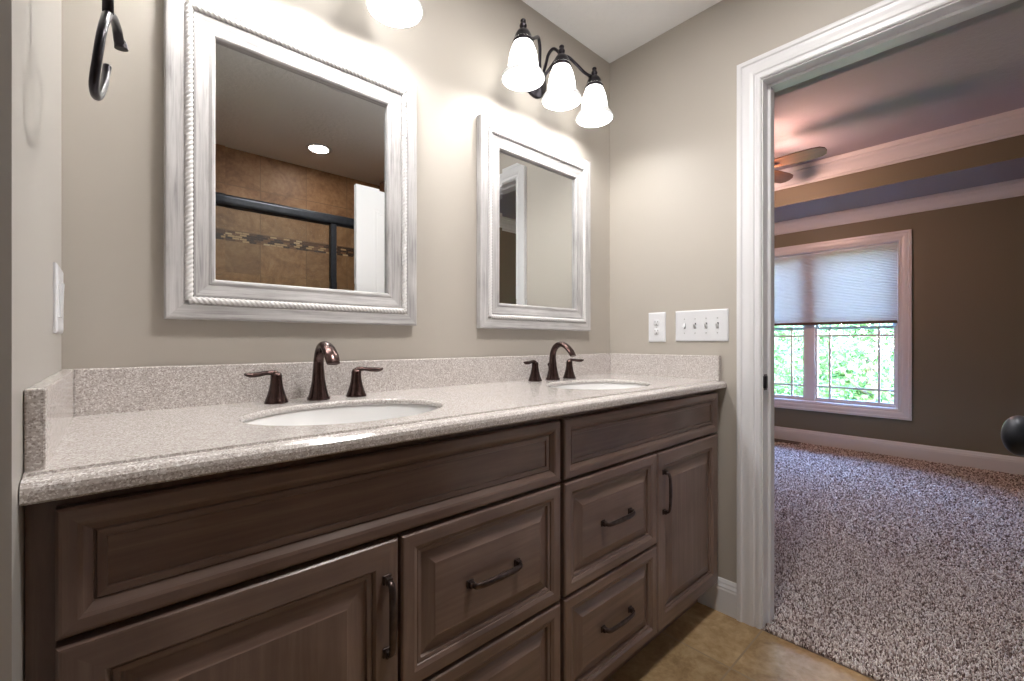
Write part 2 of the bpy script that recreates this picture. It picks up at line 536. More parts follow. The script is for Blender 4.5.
# casing of the bathroom doorway
CASP = [(0.0, 0.0), (0.0, 0.019), (0.006, 0.021), (0.016, 0.021), (0.020, 0.0165), (0.030, 0.0155), (0.046, 0.0165), (0.058, 0.0145), (0.062, 0.0105), (0.068, 0.0105), (0.071, 0.013), (0.079, 0.0125), (0.083, 0.009), (0.083, 0.0)]
def casing(bm, x, sx, ya, yb, zt, w=0.083, z0=0.0):
    """U-shaped mitred casing on the plane X=x facing sx; ya > yb are the opening's edges, zt its head"""
    rev = 0.005
    o1, o2, ot = ya + rev + w, yb - rev - w, zt + rev + w
    rings = []
    for ins, h in CASP:
        X = x + sx * h
        rings.append([bm.verts.new((X, o1 - ins, z0)), bm.verts.new((X, o1 - ins, ot - ins)), bm.verts.new((X, o2 + ins, ot - ins)), bm.verts.new((X, o2 + ins, z0))])
    n = len(rings)
    for i in range(n):
        A, B = rings[i], rings[(i + 1) % n]
        for k in range(3):
            bm.faces.new([A[k], A[k + 1], B[k + 1], B[k]])
    for k in (0, 3): bm.faces.new([r[k] for r in rings])

bm = new_bm()
casing(bm, XR, -1, D0, D1, DH)
casing(bm, XB, +1, D0, D1, DH)
# jamb boards with door stop
for y, s in ((D0, 1), (D1, -1)):
    add_box(bm, (XR - 0.001, y, 0.0), (XB + 0.001, y + s * 0.014, DH + 0.014))
    add_box(bm, (XR + 0.045, y - s * 0.011, 0.0), (XR + 0.080, y, DH), 0.002)
add_box(bm, (XR - 0.001, D1, DH), (XB + 0.001, D0, DH + 0.014))
add_box(bm, (XR + 0.045, D1 + 0.011, DH - 0.011), (XR + 0.080, D0 - 0.011, DH), 0.002)
trim1 = struct('trim_1', bm, M['trim'], 'white moulded casing around the doorway to the bedroom', 'door casing')
bm = new_bm()
add_box(bm, (XR + 0.006, D0 - 0.0015, 0.895), (XR + 0.036, D0 - 0.0001, 0.955), 0.0006)
add_box(bm, (XR - 0.005, D0 - 0.011, 0.902), (XR + 0.018, D0 - 0.0001, 0.952), 0.0045, 3)
o = link('strike_plate', bm, M['dark'], trim1); o['label'] = 'dark bronze strike plate'

# jamb of the opening beside the camera
bm = new_bm()
add_box(bm, (-0.125, -1.499, 0.0), (0.002, -1.482, 2.06)); add_box(bm, (-0.125, -1.499, 2.06), (0.002, -0.598, 2.074))
struct('trim_2', bm, M['trim'], 'white jamb lining the open side doorway', 'door casing')

# baseboards
BASEP = [(0.0, 0.0), (0.014, 0.0), (0.014, 0.092), (0.012, 0.098), (0.0125, 0.104), (0.008, 0.114), (0.0075, 0.120), (0.003, 0.131), (0.0, 0.132)]
bm = new_bm(); add_extrude(bm, BASEP, (XR, -0.4465, 0), (XR, D0 + 0.0885, 0), (-1, 0, 0), (0, 0, 1))
struct('baseboard_right', bm, M['trim'], 'short white baseboard between the vanity and the doorway', 'baseboard')

# bathroom door swung open beside the camera
bm = new_bm()
DW, DT = 0.702, 0.035
add_box(bm, (0, -DT, 0), (DW, 0, 2.03), 0.002)
for z0, z1 in ((0.25, 0.98), (1.12, 1.90)):
    for s, y in ((1, 0.0), (-1, -DT)):
        add_rect_sweep(bm, (0.11, y, z0), (1, 0, 0), (0, 0, 1), (0, s, 0), DW - 0.22, z1 - z0, [(0, 0.0003), (0.01, -0.0005), (0.02, 0.0015), (0.028, 0.0005)], True, (0, 0))
door = struct('door_1', bm, M['trim'], 'white panelled bathroom door standing open', 'door')
door.location = (1.176, -1.356, 0.012)
def knob(parent, x, y, z, s):
    bm = new_bm()
    add_lathe(bm, [(0.0, 0), (0.033, 0.0), (0.033, 0.004), (0.028, 0.010), (0.014, 0.013), (0.0115, 0.022), (0.013, 0.030)], (0, 0, 0), 'y', 32)
    # egg-shaped grip, taller than wide
    t = bmesh.new(); bmesh.ops.create_uvsphere(t, u_segments=28, v_segments=18, radius=1.0)
    for v in t.verts: v.co = Vector((v.co.x * 0.026, 0.0475 + v.co.y * 0.022, v.co.z * 0.0350))
    for f in t.faces: f.smooth = True
    merge(bm, t)
    for v in bm.verts: v.co = Vector((x + v.co.x, y + s * v.co.y, z + v.co.z))
    o = link('door_handle', bm, M['black'], parent); o['label'] = 'black oval door knob'
    return o
knob(door, 0.064, 0.0, 0.903, 1)
knob(door, 0.064, -DT, 0.903, -1)
for z in (0.22, 1.02, 1.82):
    bm = new_bm(); add_lathe(bm, [(0, -0.045), (0.006, -0.045), (0.006, 0.045), (0, 0.045)], (DW + 0.004, 0.004, z), 'z', 12)
    link('hinge', bm, M['dark'], door)

# ------------------------------------------------------------------ bedroom shell
BX, BY0, BY1 = 5.500, -2.25, 2.45
SOF = 2.375                   # soffit height
TX0, TX1, TY0, TY1, TZ = XB + 0.68, 4.820, BY0 + 0.68, BY1 - 0.68, 2.690   # tray
bm = new_bm(); add_box(bm, (1.8785, BY0 - 0.15, -0.12), (BX + 0.15, BY1 + 0.15, 0.0))
struct('bedroom_floor', bm, M['backing'], 'subfloor under the bedroom carpet', 'floor')
WY0, WY1, WZ0, WZ1 = -0.656, 0.788, 0.446, 2.020      # window opening
bm = new_bm()
for a, b in (((BX, BY0, 0), (BX + 0.15, WY0, 2.9)), ((BX, WY1, 0), (BX + 0.15, BY1, 2.9)), ((BX, WY0, 0), (BX + 0.15, WY1, WZ0)), ((BX, WY0, WZ1), (BX + 0.15, WY1, 2.9))):
    add_box(bm, a, b)
struct('bedroom_wall_east', bm, M['brown'], 'olive brown bedroom wall with the window', 'wall')
bm = new_bm(); add_box(bm, (XB, BY0 - 0.15, 0), (BX + 0.15, BY0, 2.9))
struct('bedroom_wall_south', bm, M['brown'], 'olive brown bedroom wall seen in the small reflection', 'wall')
bm = new_bm(); add_box(bm, (XR, BY1, 0), (BX + 0.15, BY1 + 0.15, 2.9))
struct('bedroom_wall_north', bm, M['brown'], 'olive brown bedroom wall hidden beyond the doorway', 'wall')
bm = new_bm(); add_box(bm, (XR, 0.121, 0), (XB, BY1, 2.9))
struct('bedroom_wall_west', bm, M['brown'], 'olive brown bedroom wall beside the doorway', 'wall')
bm = new_bm()
for a, b in (((XB, BY0, SOF), (TX0, BY1, 2.9)), ((TX1, BY0, SOF), (BX, BY1, 2.9)), ((TX0, BY0, SOF), (TX1, TY0, 2.9)), ((TX0, TY1, SOF), (TX1, BY1, 2.9))):
    t = bmesh.new(); add_box(t, a, b)
    for f in t.faces:
        f.normal_update(); f.material_index = 1 if abs(f.normal.z) < 0.5 else 0
    merge(bm, t)
add_box(bm, (XR, BY0 - 0.15, TZ), (BX + 0.15, BY1 + 0.15, 3.0))
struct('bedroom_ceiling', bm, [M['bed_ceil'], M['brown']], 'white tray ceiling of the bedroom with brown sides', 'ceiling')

# crown mouldings
CR = [(0.0, 0.0), (0.010, 0.0), (0.012, 0.012), (0.022, 0.018), (0.030, 0.040), (0.048, 0.066), (0.068, 0.084), (0.074, 0.096), (0.084, 0.102), (0.088, 0.122), (0.088, 0.135), (0.0, 0.135)]
def crown(bm, x0, x1, y0, y1, z, k=1.0):
    rings = []
    for p, h in CR:
        p *= k; h *= k
        rings.append([bm.verts.new(c) for c in ((x0 + p, y0 + p, z + h), (x1 - p, y0 + p, z + h), (x1 - p, y1 - p, z + h), (x0 + p, y1 - p, z + h))])
    n = len(rings)
    for i in range(n):
        A, B = rings[i], rings[(i + 1) % n]
        for j in range(4): bm.faces.new([A[j], A[(j + 1) % 4], B[(j + 1) % 4], B[j]])
bm = new_bm(); crown(bm, XB, BX, BY0, BY1, SOF - 0.1218, 0.90)
struct('trim_3', bm, M['trim'], 'white crown moulding where the bedroom walls meet the ceiling', 'crown moulding')
bm = new_bm(); crown(bm, TX0, TX1, TY0, TY1, TZ - 0.1555, 1.15)
struct('trim_4', bm, M['trim'], 'white crown moulding inside the raised tray ceiling', 'crown moulding')
B2 = [(a, b * 1.13) for a, b in BASEP]
bm = new_bm()
add_extrude(bm, B2, (BX, BY0, 0), (BX, BY1, 0), (-1, 0, 0), (0, 0, 1))
struct('baseboard_east', bm, M['trim'], 'white baseboard under the bedroom window', 'baseboard')
bm = new_bm()
add_extrude(bm, B2, (XB, BY0, 0), (BX - 0.015, BY0, 0), (0, 1, 0), (0, 0, 1))
struct('baseboard_south', bm, M['trim'], 'white baseboard on the bedroom wall without window', 'baseboard')

# window with two sashes and prairie bars
def u_frame(bm, x, depth, y0, y1, z0, z1, w):
    add_box(bm, (x, y0, z0), (x + depth, y0 + w, z1), 0.003, 1); add_box(bm, (x, y1 - w, z0), (x + depth, y1, z1), 0.003, 1)
    add_box(bm, (x, y0 + w, z0), (x + depth, y1 - w, z0 + w), 0.003, 1); add_box(bm, (x, y0 + w, z1 - w), (x + depth, y1 - w, z1), 0.003, 1)
wbm = new_bm()
rings = add_rect_sweep(wbm, (BX, WY0 - 0.092, WZ0 - 0.088), (0, 1, 0), (0, 0, 1), (-1, 0, 0), WY1 - WY0 + 0.184, WZ1 - WZ0 + 0.176,
                       [(0, 0), (0, 0.020), (0.008, 0.022), (0.020, 0.022), (0.026, 0.017), (0.050, 0.0175), (0.064, 0.0145), (0.070, 0.011), (0.080, 0.0125), (0.088, 0.010), (0.088, 0.0)], False, (0, 0))
win = struct('window_1', wbm, M['trim'], 'white cased bedroom window with prairie bars', 'window')
bm = new_bm()
u_frame(bm, BX + 0.001, 0.148, WY0 - 0.004, WY1 + 0.004, WZ0 - 0.004, WZ1 + 0.004, 0.012)
u_frame(bm, BX + 0.075, 0.06, WY0 + 0.006, WY1 - 0.006, WZ0 + 0.006, WZ1 - 0.006, 0.022)
MY = 0.066
add_box(bm, (BX + 0.060, MY - 0.046, WZ0), (BX + 0.140, MY + 0.046, WZ1), 0.004)
link('window_frame', bm, M['vinyl'], win)
for ya, yb in ((WY0 + 0.026, MY - 0.045), (MY + 0.045, WY1 - 0.026)):
    for za, zb, dx in ((WZ0 + 0.026, 1.235, 0.080), (1.205, WZ1 - 0.026, 0.106)):
        bm = new_bm()
        u_frame(bm, BX + dx, 0.026, ya, yb, za, zb, 0.020 if zb < 1.5 else 0.030)
        s = link('sash', bm, M['vinyl'], win)
        bm = new_bm()
        for q in (ya + 0.128, yb - 0.128): add_box(bm, (BX + dx + 0.006, q - 0.010, za + 0.01), (BX + dx + 0.020, q + 0.010, zb - 0.01), 0.002, 1)
        for q in (za + 0.138, zb - 0.094): add_box(bm, (BX + dx + 0.007, ya + 0.01, q - 0.010), (BX + dx + 0.019, yb - 0.01, q + 0.010), 0.002, 1)
        link('muntin', bm, M['vinyl'], s)
        bm = new_bm(); add_box(bm, (BX + dx + 0.011, ya + 0.015, za + 0.015), (BX + dx + 0.015, yb - 0.015, zb - 0.015))
        link('pane', bm, M['glass'], s)

# cellular shade covering the upper half of the window
shade = thing('window_shade', 'cream pleated shade pulled halfway down the bedroom window', 'window shade', (BX + 0.035, MY, WZ1))
bm = new_bm()
y0, y1 = WY0 + 0.012 - MY, WY1 - 0.012 - MY
npl = 46
for s in (1, -1):
    prev = None
    for k in range(npl * 2 + 1):
        z = -0.028 - k * (0.712 / (npl * 2)); x = s * (0.004 + (0.0085 if k % 2 else 0.0))
        cur = [bm.verts.new((x, y0, z)), bm.verts.new((x, y1, z))]
        if prev: bm.faces.new([prev[0], prev[1], cur[1], cur[0]])
        prev = cur
link('shade_fabric', bm, M['fabric'], shade)
bm = new_bm(); add_box(bm, (-0.018, y0, -0.030), (0.018, y1, -0.013), 0.003)
link('headrail', bm, M['vinyl'], shade)
bm = new_bm(); add_box(bm, (-0.013, y0, -0.765), (0.013, y1, -0.738), 0.004)
o = link('bottom_rail', bm, M['wood_rail'], shade); o['label'] = 'brown bottom rail'

# floor register by the bedroom baseboard
reg = thing('floor_register', 'brown slotted floor vent in the carpet by the bedroom baseboard', 'floor vent', (5.41, 0.275, 0.012))
bm = new_bm()
u = 0.155; w = 0.058
for a, b in (((-w, -u, 0), (-w + 0.012, u, 0.006)), ((w - 0.012, -u, 0), (w, u, 0.006)), ((-w, -u, 0), (w, -u + 0.012, 0.006)), ((-w, u - 0.012, 0), (w, u, 0.006))): add_box(bm, a, b, 0.001, 1)
link('register_frame', bm, M['wood_rail'], reg)
bm = new_bm()
for k in range(22):
    y = -u + 0.018 + k * (2 * u - 0.036) / 21
    add_box(bm, (-w + 0.01, y - 0.003, 0), (w - 0.01, y + 0.003, 0.004))
add_box(bm, (-w + 0.01, -u + 0.01, -0.006), (w - 0.01, u - 0.01, -0.004))
link('grille', bm, M['wood_rail'], reg)

# ------------------------------------------------------------------ carpet: looped tufts over a backing
def build_carpet():
    rng = np.random.default_rng(7)
    cx, cy = 0.078, -1.285
    def zone(x0, x1, y0, y1, s):
        nx, ny = int((x1 - x0) / s), int((y1 - y0) / s)
        gx, gy = np.meshgrid(np.arange(nx), np.arange(ny), indexing='ij')
        px = x0 + (gx + 0.5) * s + rng.uniform(-0.48, 0.48, gx.shape) * s
        py = y0 + (gy + 0.5) * s + rng.uniform(-0.48, 0.48, gx.shape) * s
        p = np.stack([px.ravel(), py.ravel()], 1)
        p = p[(p[:, 0] < BX - 0.014) & (p[:, 0] > 1.878)]
        jam = (p[:, 0] < XB + 0.023) & ((p[:, 1] > D0 - 0.004) | (p[:, 1] < D1 + 0.004))
        vent = (np.abs(p[:, 0] - 5.41) < 0.056) & (np.abs(p[:, 1] - 0.275) < 0.152)
        p = p[~jam & ~vent]
        return p, np.full(len(p), s)
    zs = [zone(1.878, 3.0, -1.75, 0.4, 0.0053), zone(3.0, 4.2, -2.2, 1.2, 0.0075), zone(4.2, BX, -2.2, 2.2, 0.010)]
    p = np.concatenate([z[0] for z in zs]); s = np.concatenate([z[1] for z in zs])
    # only what the doorway lets one see, with margin for a step to the side
    sl = (p[:, 1] - cy) / (p[:, 0] - cx)
    keep = (sl < 0.42) & (sl > -0.35)
    p, s = p[keep], s[keep]
    n = len(p)
    ang = rng.uniform(0, 2 * np.pi, n)
    w = s * rng.uniform(0.65, 0.95, n)
    hgt = rng.uniform(0.010, 0.0175, n)
    low = 0.5 + 0.5 * np.sin(p[:, 0] * 23.0 + 2 * np.sin(p[:, 1] * 17)) * np.sin(p[:, 1] * 19.0)
    hgt *= 0.85 + 0.25 * low
    lean = rng.normal(0, 0.55, (n, 2)) * s[:, None]
    V = np.zeros((n, 7, 3), dtype=np.float32)
    for k in range(3):
        a = ang + k * 2 * np.pi / 3
        V[:, k, 0] = p[:, 0] + np.cos(a) * w * 0.55; V[:, k, 1] = p[:, 1] + np.sin(a) * w * 0.55; V[:, k, 2] = 0.002
        V[:, 3 + k, 0] = p[:, 0] + np.cos(a) * w * 0.62 + lean[:, 0] * 0.5; V[:, 3 + k, 1] = p[:, 1] + np.sin(a) * w * 0.62 + lean[:, 1] * 0.5; V[:, 3 + k, 2] = hgt * 0.72
    V[:, 6, 0] = p[:, 0] + lean[:, 0]; V[:, 6, 1] = p[:, 1] + lean[:, 1]; V[:, 6, 2] = hgt
    tris = np.array([[0, 1, 4], [0, 4, 3], [1, 2, 5], [1, 5, 4], [2, 0, 3], [2, 3, 5], [3, 4, 6], [4, 5, 6], [5, 3, 6]])
    F = (np.arange(n)[:, None, None] * 7 + tris[None]).reshape(-1, 3)
    # backing sheet
    back = np.array([[1.879, D1, 0.003], [XB + 0.02, D1, 0.003], [XB + 0.02, D0, 0.003], [1.879, D0, 0.003],
                     [XB + 0.001, BY0, 0.0025], [BX - 0.001, BY0, 0.0025], [BX - 0.001, BY1, 0.0025], [XB + 0.001, BY1, 0.0025]], dtype=np.float32)
    nv = n * 7
    verts = np.concatenate([V.reshape(-1, 3), back])
    me = bpy.data.meshes.new('carpet')
    me.vertices.add(len(verts)); me.vertices.foreach_set('co', verts.ravel())
    loops = np.concatenate([F.ravel(), nv + np.arange(8)]).astype(np.int32)
    starts = np.concatenate([np.arange(len(F)) * 3, [len(F) * 3, len(F) * 3 + 4]]).astype(np.int32)
    me.loops.add(len(loops)); me.loops.foreach_set('vertex_index', loops)
    me.polygons.add(len(starts)); me.polygons.foreach_set('loop_start', starts)
    me.update(calc_edges=True); me.validate()
    at = me.attributes.new('tuft', 'FLOAT', 'POINT')
    t = rng.uniform(0, 1, n).astype(np.float32)
    vals = np.concatenate([np.repeat(t, 7), np.full(8, 0.3, dtype=np.float32)])
    at.data.foreach_set('value', vals)
    me.materials.append(M['carpet'])
    o = bpy.data.objects.new('carpet', me); COL.objects.link(o)
    tag(o, 'brown and beige speckled pile carpet on the bedroom floor', 'carpet', kind='stuff')
    return n
N_TUFTS = build_carpet()

# ------------------------------------------------------------------ vanity cabinets
YF = -0.515          # face frame front
def front_mesh(w, h, kind):
    """raised-panel front lying in local XZ, growing towards -Y"""
    bm = new_bm()
    if kind == 'false':
        prof = [(0, 0), (0, 0.016), (0.003, 0.0195), (0.006, 0.020), (0.019, 0.020), (0.024, 0.0185), (0.0325, 0.0115), (0.0335, 0.0085), (0.0350, 0.0085), (0.0365, 0.0110), (0.0450, 0.0110), (0.0465, 0.0075)]
    elif kind == 'door':
        prof = [(0, 0), (0, 0.016), (0.003, 0.0195), (0.006, 0.020), (0.044, 0.020), (0.048, 0.0165), (0.0495, 0.0135), (0.051, 0.0145), (0.058, 0.0135), (0.060, 0.008), (0.063, 0.008), (0.066, 0.009), (0.094, 0.0165), (0.096, 0.0175)]
    else:
        prof = [(0, 0), (0, 0.016), (0.003, 0.0195), (0.006, 0.020), (0.026, 0.020), (0.034, 0.0165), (0.0355, 0.0135), (0.037, 0.0145), (0.043, 0.0135), (0.045, 0.008), (0.048, 0.008), (0.051, 0.009), (0.072, 0.0165), (0.074, 0.0175)]
    add_rect_sweep(bm, (0, 0, 0), (1, 0, 0), (0, 0, 1), (0, -1, 0), w, h, prof, True, (0, 1), 1 if kind == 'door' else 0)
    return bm

def pull_mesh(L, vertical):
    """bow pull: two stepped feet and a flat arched grip"""
    bm = new_bm()
    P = []
    h = L / 2
    pts = spline([(-h, 0.0, 0), (-h + 0.001, -0.014, 0), (-h + 0.007, -0.0215, 0), (-h + 0.025, -0.0245, 0), (0, -0.026, 0), (h - 0.025, -0.0245, 0), (h - 0.007, -0.0215, 0), (h - 0.001, -0.014, 0), (h, 0.0, 0)], 6)
    add_tube(bm, pts, [0.0052, 0.0045, 0.0046, 0.005, 0.0056, 0.005, 0.0046, 0.0045, 0.0052], 12, flat=[(1.45, 0.9)] * 3, up=(0, 1, 0))
    for s in (-1, 1):
        add_box(bm, (s * h - 0.0085, -0.0045, -0.0085), (s * h + 0.0085, 0.0, 0.0085), 0.0015); add_box(bm, (s * h - 0.0065, -0.014, -0.0065), (s * h + 0.0065, -0.004, 0.0065), 0.002)
    if vertical:
        for v in bm.verts: v.co = Vector((v.co.z, v.co.y, v.co.x))
    return bm

def cabinet(x0, w, label, fronts, door_first):
    root = thing('vanity_cabinet', label, 'bathroom cabinet', (x0, 0, 0), group='vanity base cabinets')
    bm = new_bm()
    add_box(bm, (0.001, -0.495, 0.10), (0.019, -0.003, 0.893)); add_box(bm, (w - 0.019, -0.495, 0.10), (w - 0.001, -0.003, 0.893))
    add_box(bm, (0.019, -0.495, 0.10), (w - 0.019, -0.003, 0.118)); add_box(bm, (0.019, -0.010, 0.118), (w - 0.019, -0.003, 0.893))
    link('carcass', bm, M['cab_v'], root)
    bm = new_bm()
    xs = fronts['mid']
    add_box(bm, (0.001, YF, 0.10), (0.040, -0.4955, 0.893)); add_box(bm, (w - 0.040, YF, 0.10), (w - 0.001, -0.4955, 0.893)); add_box(bm, (xs - 0.022, YF + 0.0003, 0.10), (xs + 0.022, -0.4955, 0.893))
    for z0, z1 in ((0.10, 0.145), (0.695, 0.740), (0.865, 0.893)): add_box(bm, (0.040, YF + 0.0001, z0), (w - 0.040, -0.4955, z1))
    add_box(bm, (fronts['dr'][0] + 0.01, YF + 0.0006, 0.395), (fronts['dr'][1] - 0.01, -0.4955, 0.437))
    link('face_frame', bm, M['cab_v'], root)
    bm = new_bm(); add_box(bm, (0.001, -0.445, 0.0), (w - 0.001, -0.430, 0.0995))
    link('toe_kick', bm, M['cab_h'], root)
    cm = [M['cab_h'], M['cab_v']]
    a, b = fronts['false']
    link('false_front', front_mesh(b - a, 0.877 - 0.721, 'false'), cm, root, (a, YF - 0.0005, 0.721))
    a, b = fronts['door']
    d = link('door', front_mesh(b - a, 0.712 - 0.124, 'door'), cm, root, (a, YF - 0.0005, 0.124))
    h = link('handle', pull_mesh(0.132, True), M['pull'], d, ((b - a) - 0.024 if door_first else 0.034, -0.020, 0.455))
    a, b = fronts['dr']
    for z0, z1 in ((0.419, 0.712), (0.124, 0.411)):
        d = link('drawer', front_mesh(b - a, z1 - z0, 'drawer'), cm, root, (a, YF - 0.0005, z0))
        link('handle', pull_mesh(0.135, False), M['pull'], d, ((b - a) / 2 + 0.003, -0.0175, (z1 - z0) / 2 + 0.001))
    return root
cabinet(0.0, 0.9315, 'brown stained cabinet with its door beside the side wall, farther from the doorway',
        {'false': (0.027, 0.925), 'door': (0.027, 0.472), 'dr': (0.479, 0.925), 'mid': 0.4755}, True)
cabinet(0.932, 0.9405, 'brown stained cabinet with two drawers and a narrow door beside the bedroom doorway',
        {'false': (0.008, 0.928), 'door': (0.470, 0.928), 'dr': (0.008, 0.463), 'mid': 0.4665}, False)

# ------------------------------------------------------------------ worktop with two sink cut-outs
CT = 0.925
SINKS = [(0.476, -0.308), (1.386, -0.308)]
SA, SB = 0.214, 0.163
def counter_top():
    bm = new_bm()
    W = 1.8865; yb = -0.002; yf = -0.530
    ell = []
    halves = [(0.001, 0.936), (0.936, W)]
    Nn = 64
    for (cx, cy), (xa, xb) in zip(SINKS, halves):
        inner_t, inner_b, outer, outer_b, in2 = [], [], [], [], []
        angs = sorted([2 * math.pi * k / Nn for k in range(Nn)] + [math.atan2(y - cy, x - cx) % (2 * math.pi) for x in (xa, xb) for y in (yf, yb)])
        for a in angs:
            c, s = math.cos(a), math.sin(a)
            tx = ((xb - cx) / c if c > 1e-9 else (xa - cx) / c if c < -1e-9 else 1e9)
            ty = ((yb - cy) / s if s > 1e-9 else (yf - cy) / s if s < -1e-9 else 1e9)
            t = min(tx, ty)
            outer.append(bm.verts.new((cx + c * t, cy + s * t, CT)))
            outer_b.append(bm.verts.new((cx + c * t, cy + s * t, CT - 0.013)))
            r = 1.0 / math.sqrt((c / SA) ** 2 + (s / SB) ** 2)
            k = (r + 0.004) / r
            inner_t.append(bm.verts.new((cx + c * r * k, cy + s * r * k, CT)))
            in2.append(bm.verts.new((cx + c * r, cy + s * r, CT - 0.004)))
            inner_b.append(bm.verts.new((cx + c * r, cy + s * r, CT - 0.013)))
        n = len(angs)
        for i in range(n):
            j = (i + 1) % n
            bm.faces.new([outer[i], outer[j], inner_t[j], inner_t[i]])
            f = bm.faces.new([inner_t[i], inner_t[j], in2[j], in2[i]]); f.smooth = True
            f = bm.faces.new([in2[i], in2[j], inner_b[j], inner_b[i]]); f.smooth = True
            bm.faces.new([outer_b[i], outer_b[j], inner_b[j], inner_b[i]])
    # stepped front edge
    pr = [(-0.530, CT), (-0.5315, CT - 0.0035), (-0.5345, CT - 0.0045), (-0.543, CT - 0.0045), (-0.5505, CT - 0.007), (-0.5555, CT - 0.012), (-0.557, CT - 0.018), (-0.557, CT - 0.028), (-0.554, CT - 0.031), (-0.530, CT - 0.031)]
    add_extrude(bm, pr, (0.001, 0, 0), (W, 0, 0), (0, 1, 0), (0, 0, 1))
    bmesh.ops.remove_doubles(bm, verts=bm.verts[:], dist=1e-5)
    return bm
ctop = thing('countertop', 'speckled beige worktop spanning both vanity cabinets', 'countertop', (0, 0, 0))
link('slab', counter_top(), M['counter'], ctop)
bm = new_bm(); add_box(bm, (0.0185, -0.0205, CT - 0.003), (1.8665, -0.0015, 1.022), 0.0025)
link('backsplash', bm, M['counter'], ctop)
for xa, xb, y in ((0.0005, 0.0188, -0.521), (1.867, 1.8865, -0.535)):
    bm = new_bm(); add_box(bm, (xa, y, CT - 0.003), (xb, -0.0015, 1.022), 0.0025)
    link('side_splash', bm, M['counter'], ctop)

# sinks
def make_sink(label, loc):
    root = thing('sink', label, 'sink', loc, group='undermount sinks')
    bm = new_bm()
    prof = [(1.10, 0.0), (1.0, 0.0), (0.985, -0.010), (0.955, -0.035), (0.90, -0.070), (0.78, -0.105), (0.58, -0.130), (0.34, -0.142), (0.13, -0.146), (0.13, -0.152), (0.36, -0.149), (0.60, -0.137), (0.81, -0.111), (0.935, -0.074), (0.99, -0.037), (1.03, -0.010), (1.10, -0.008), (1.10, 0.0)]
    rings = []
    for r, h in prof:
        rings.append([bm.verts.new((r * (SA + 0.004) * math.cos(2 * math.pi * k / 56), r * (SB + 0.004) * math.sin(2 * math.pi * k / 56), h)) for k in range(56)])
    for A, B in zip(rings, rings[1:]):
        for k in range(56):
            f = bm.faces.new([A[k], A[(k + 1) % 56], B[(k + 1) % 56], B[k]]); f.smooth = True
    bmesh.ops.remove_doubles(bm, verts=bm.verts[:], dist=1e-6)
    link('basin', bm, M['porcelain'], root)
    bm = new_bm(); add_lathe(bm, [(0, -0.1425), (0.013, -0.1425), (0.015, -0.144), (0.017, -0.1445), (0.021, -0.1440), (0.0225, -0.146), (0.0, -0.147)], (0, 0, 0), 'z', 28)
    link('drain', bm, M['bronze'], root)
    return root
sk = make_sink('white oval sink set in the worktop farther from the doorway', (SINKS[0][0], SINKS[0][1], CT - 0.0135))
dup(sk, (SINKS[1][0], SINKS[1][1], CT - 0.0135), 'white oval sink set in the worktop nearer the bedroom doorway')

# faucets
def make_faucet(label, loc):
    root = thing('faucet', label, 'faucet', loc, group='widespread bronze faucets')
    bm = new_bm()
    # flared foot and arched spout in one body
    pts = spline([(0, 0, 0.004), (0, 0, 0.020), (0, 0, 0.050), (0, 0.001, 0.085), (0, -0.003, 0.112), (0, -0.018, 0.134), (0, -0.044, 0.143), (0, -0.070, 0.135), (0, -0.092, 0.117), (0, -0.106, 0.098)], 6)
    add_tube(bm, pts, [0.0275, 0.0225, 0.0165, 0.0135, 0.0125, 0.0125, 0.0130, 0.0135, 0.0140, 0.0130], 24, up=(0, 1, 0),
             flat=[(1, 1), (1, 1), (1, 1), (1, 1), (1, 1), (1.05, 0.95), (1.15, 0.85), (1.25, 0.75), (1.3, 0.65), (1.25, 0.55)])
    add_lathe(bm, [(0, 0.0), (0.0285, 0.0), (0.0290, 0.003), (0.0275, 0.0065)], (0, 0, 0), 'z', 28)
    s = link('spout', bm, M['bronze'], root)
    bm = new_bm(); add_tube(bm, [(0, 0.020, 0.012), (0, 0.022, 0.056)], 0.0022, 10)
    add_lathe(bm, [(0, 0.052), (0.003, 0.053), (0.0055, 0.058), (0.0055, 0.062), (0.003, 0.067), (0, 0.068)], (0, 0.022, 0), 'z', 16)
    link('lift_rod', bm, M['bronze'], s)
    for sx in (-1, 1):
        bm = new_bm()
        add_lathe(bm, [(0, 0), (0.0270, 0.0), (0.0275, 0.003), (0.0255, 0.007), (0.0215, 0.018), (0.0170, 0.033), (0.0140, 0.050), (0.0130, 0.062), (0.0132, 0.068), (0.011, 0.074), (0, 0.076)], (0, 0, 0), 'z', 28)
        h = link('handle', bm, M['bronze'], root, (sx * 0.1015, 0, 0))
        bm = new_bm()
        pts = spline([(-sx * 0.006, 0.001, 0.069), (sx * 0.006, 0, 0.075), (sx * 0.022, -0.003, 0.076), (sx * 0.042, -0.008, 0.0735), (sx * 0.060, -0.013, 0.073), (sx * 0.072, -0.016, 0.0755)], 6)
        add_tube(bm, pts, [0.008, 0.0090, 0.0080, 0.0085, 0.0090, 0.0045], 16, flat=[(1.0, 0.9), (1.0, 0.85), (1.0, 0.7), (1.15, 0.75), (1.2, 0.72), (1.0, 0.6)], up=(0, 0, 1))
        link('lever', bm, M['bronze'], h)
    return root
fc = make_faucet('bronze arched faucet with two lever handles by the sink farther from the doorway', (0.481, -0.078, CT + 0.0003))
dup(fc, (1.392, -0.078, CT + 0.0003), 'bronze arched faucet with two lever handles by the sink nearer the doorway')

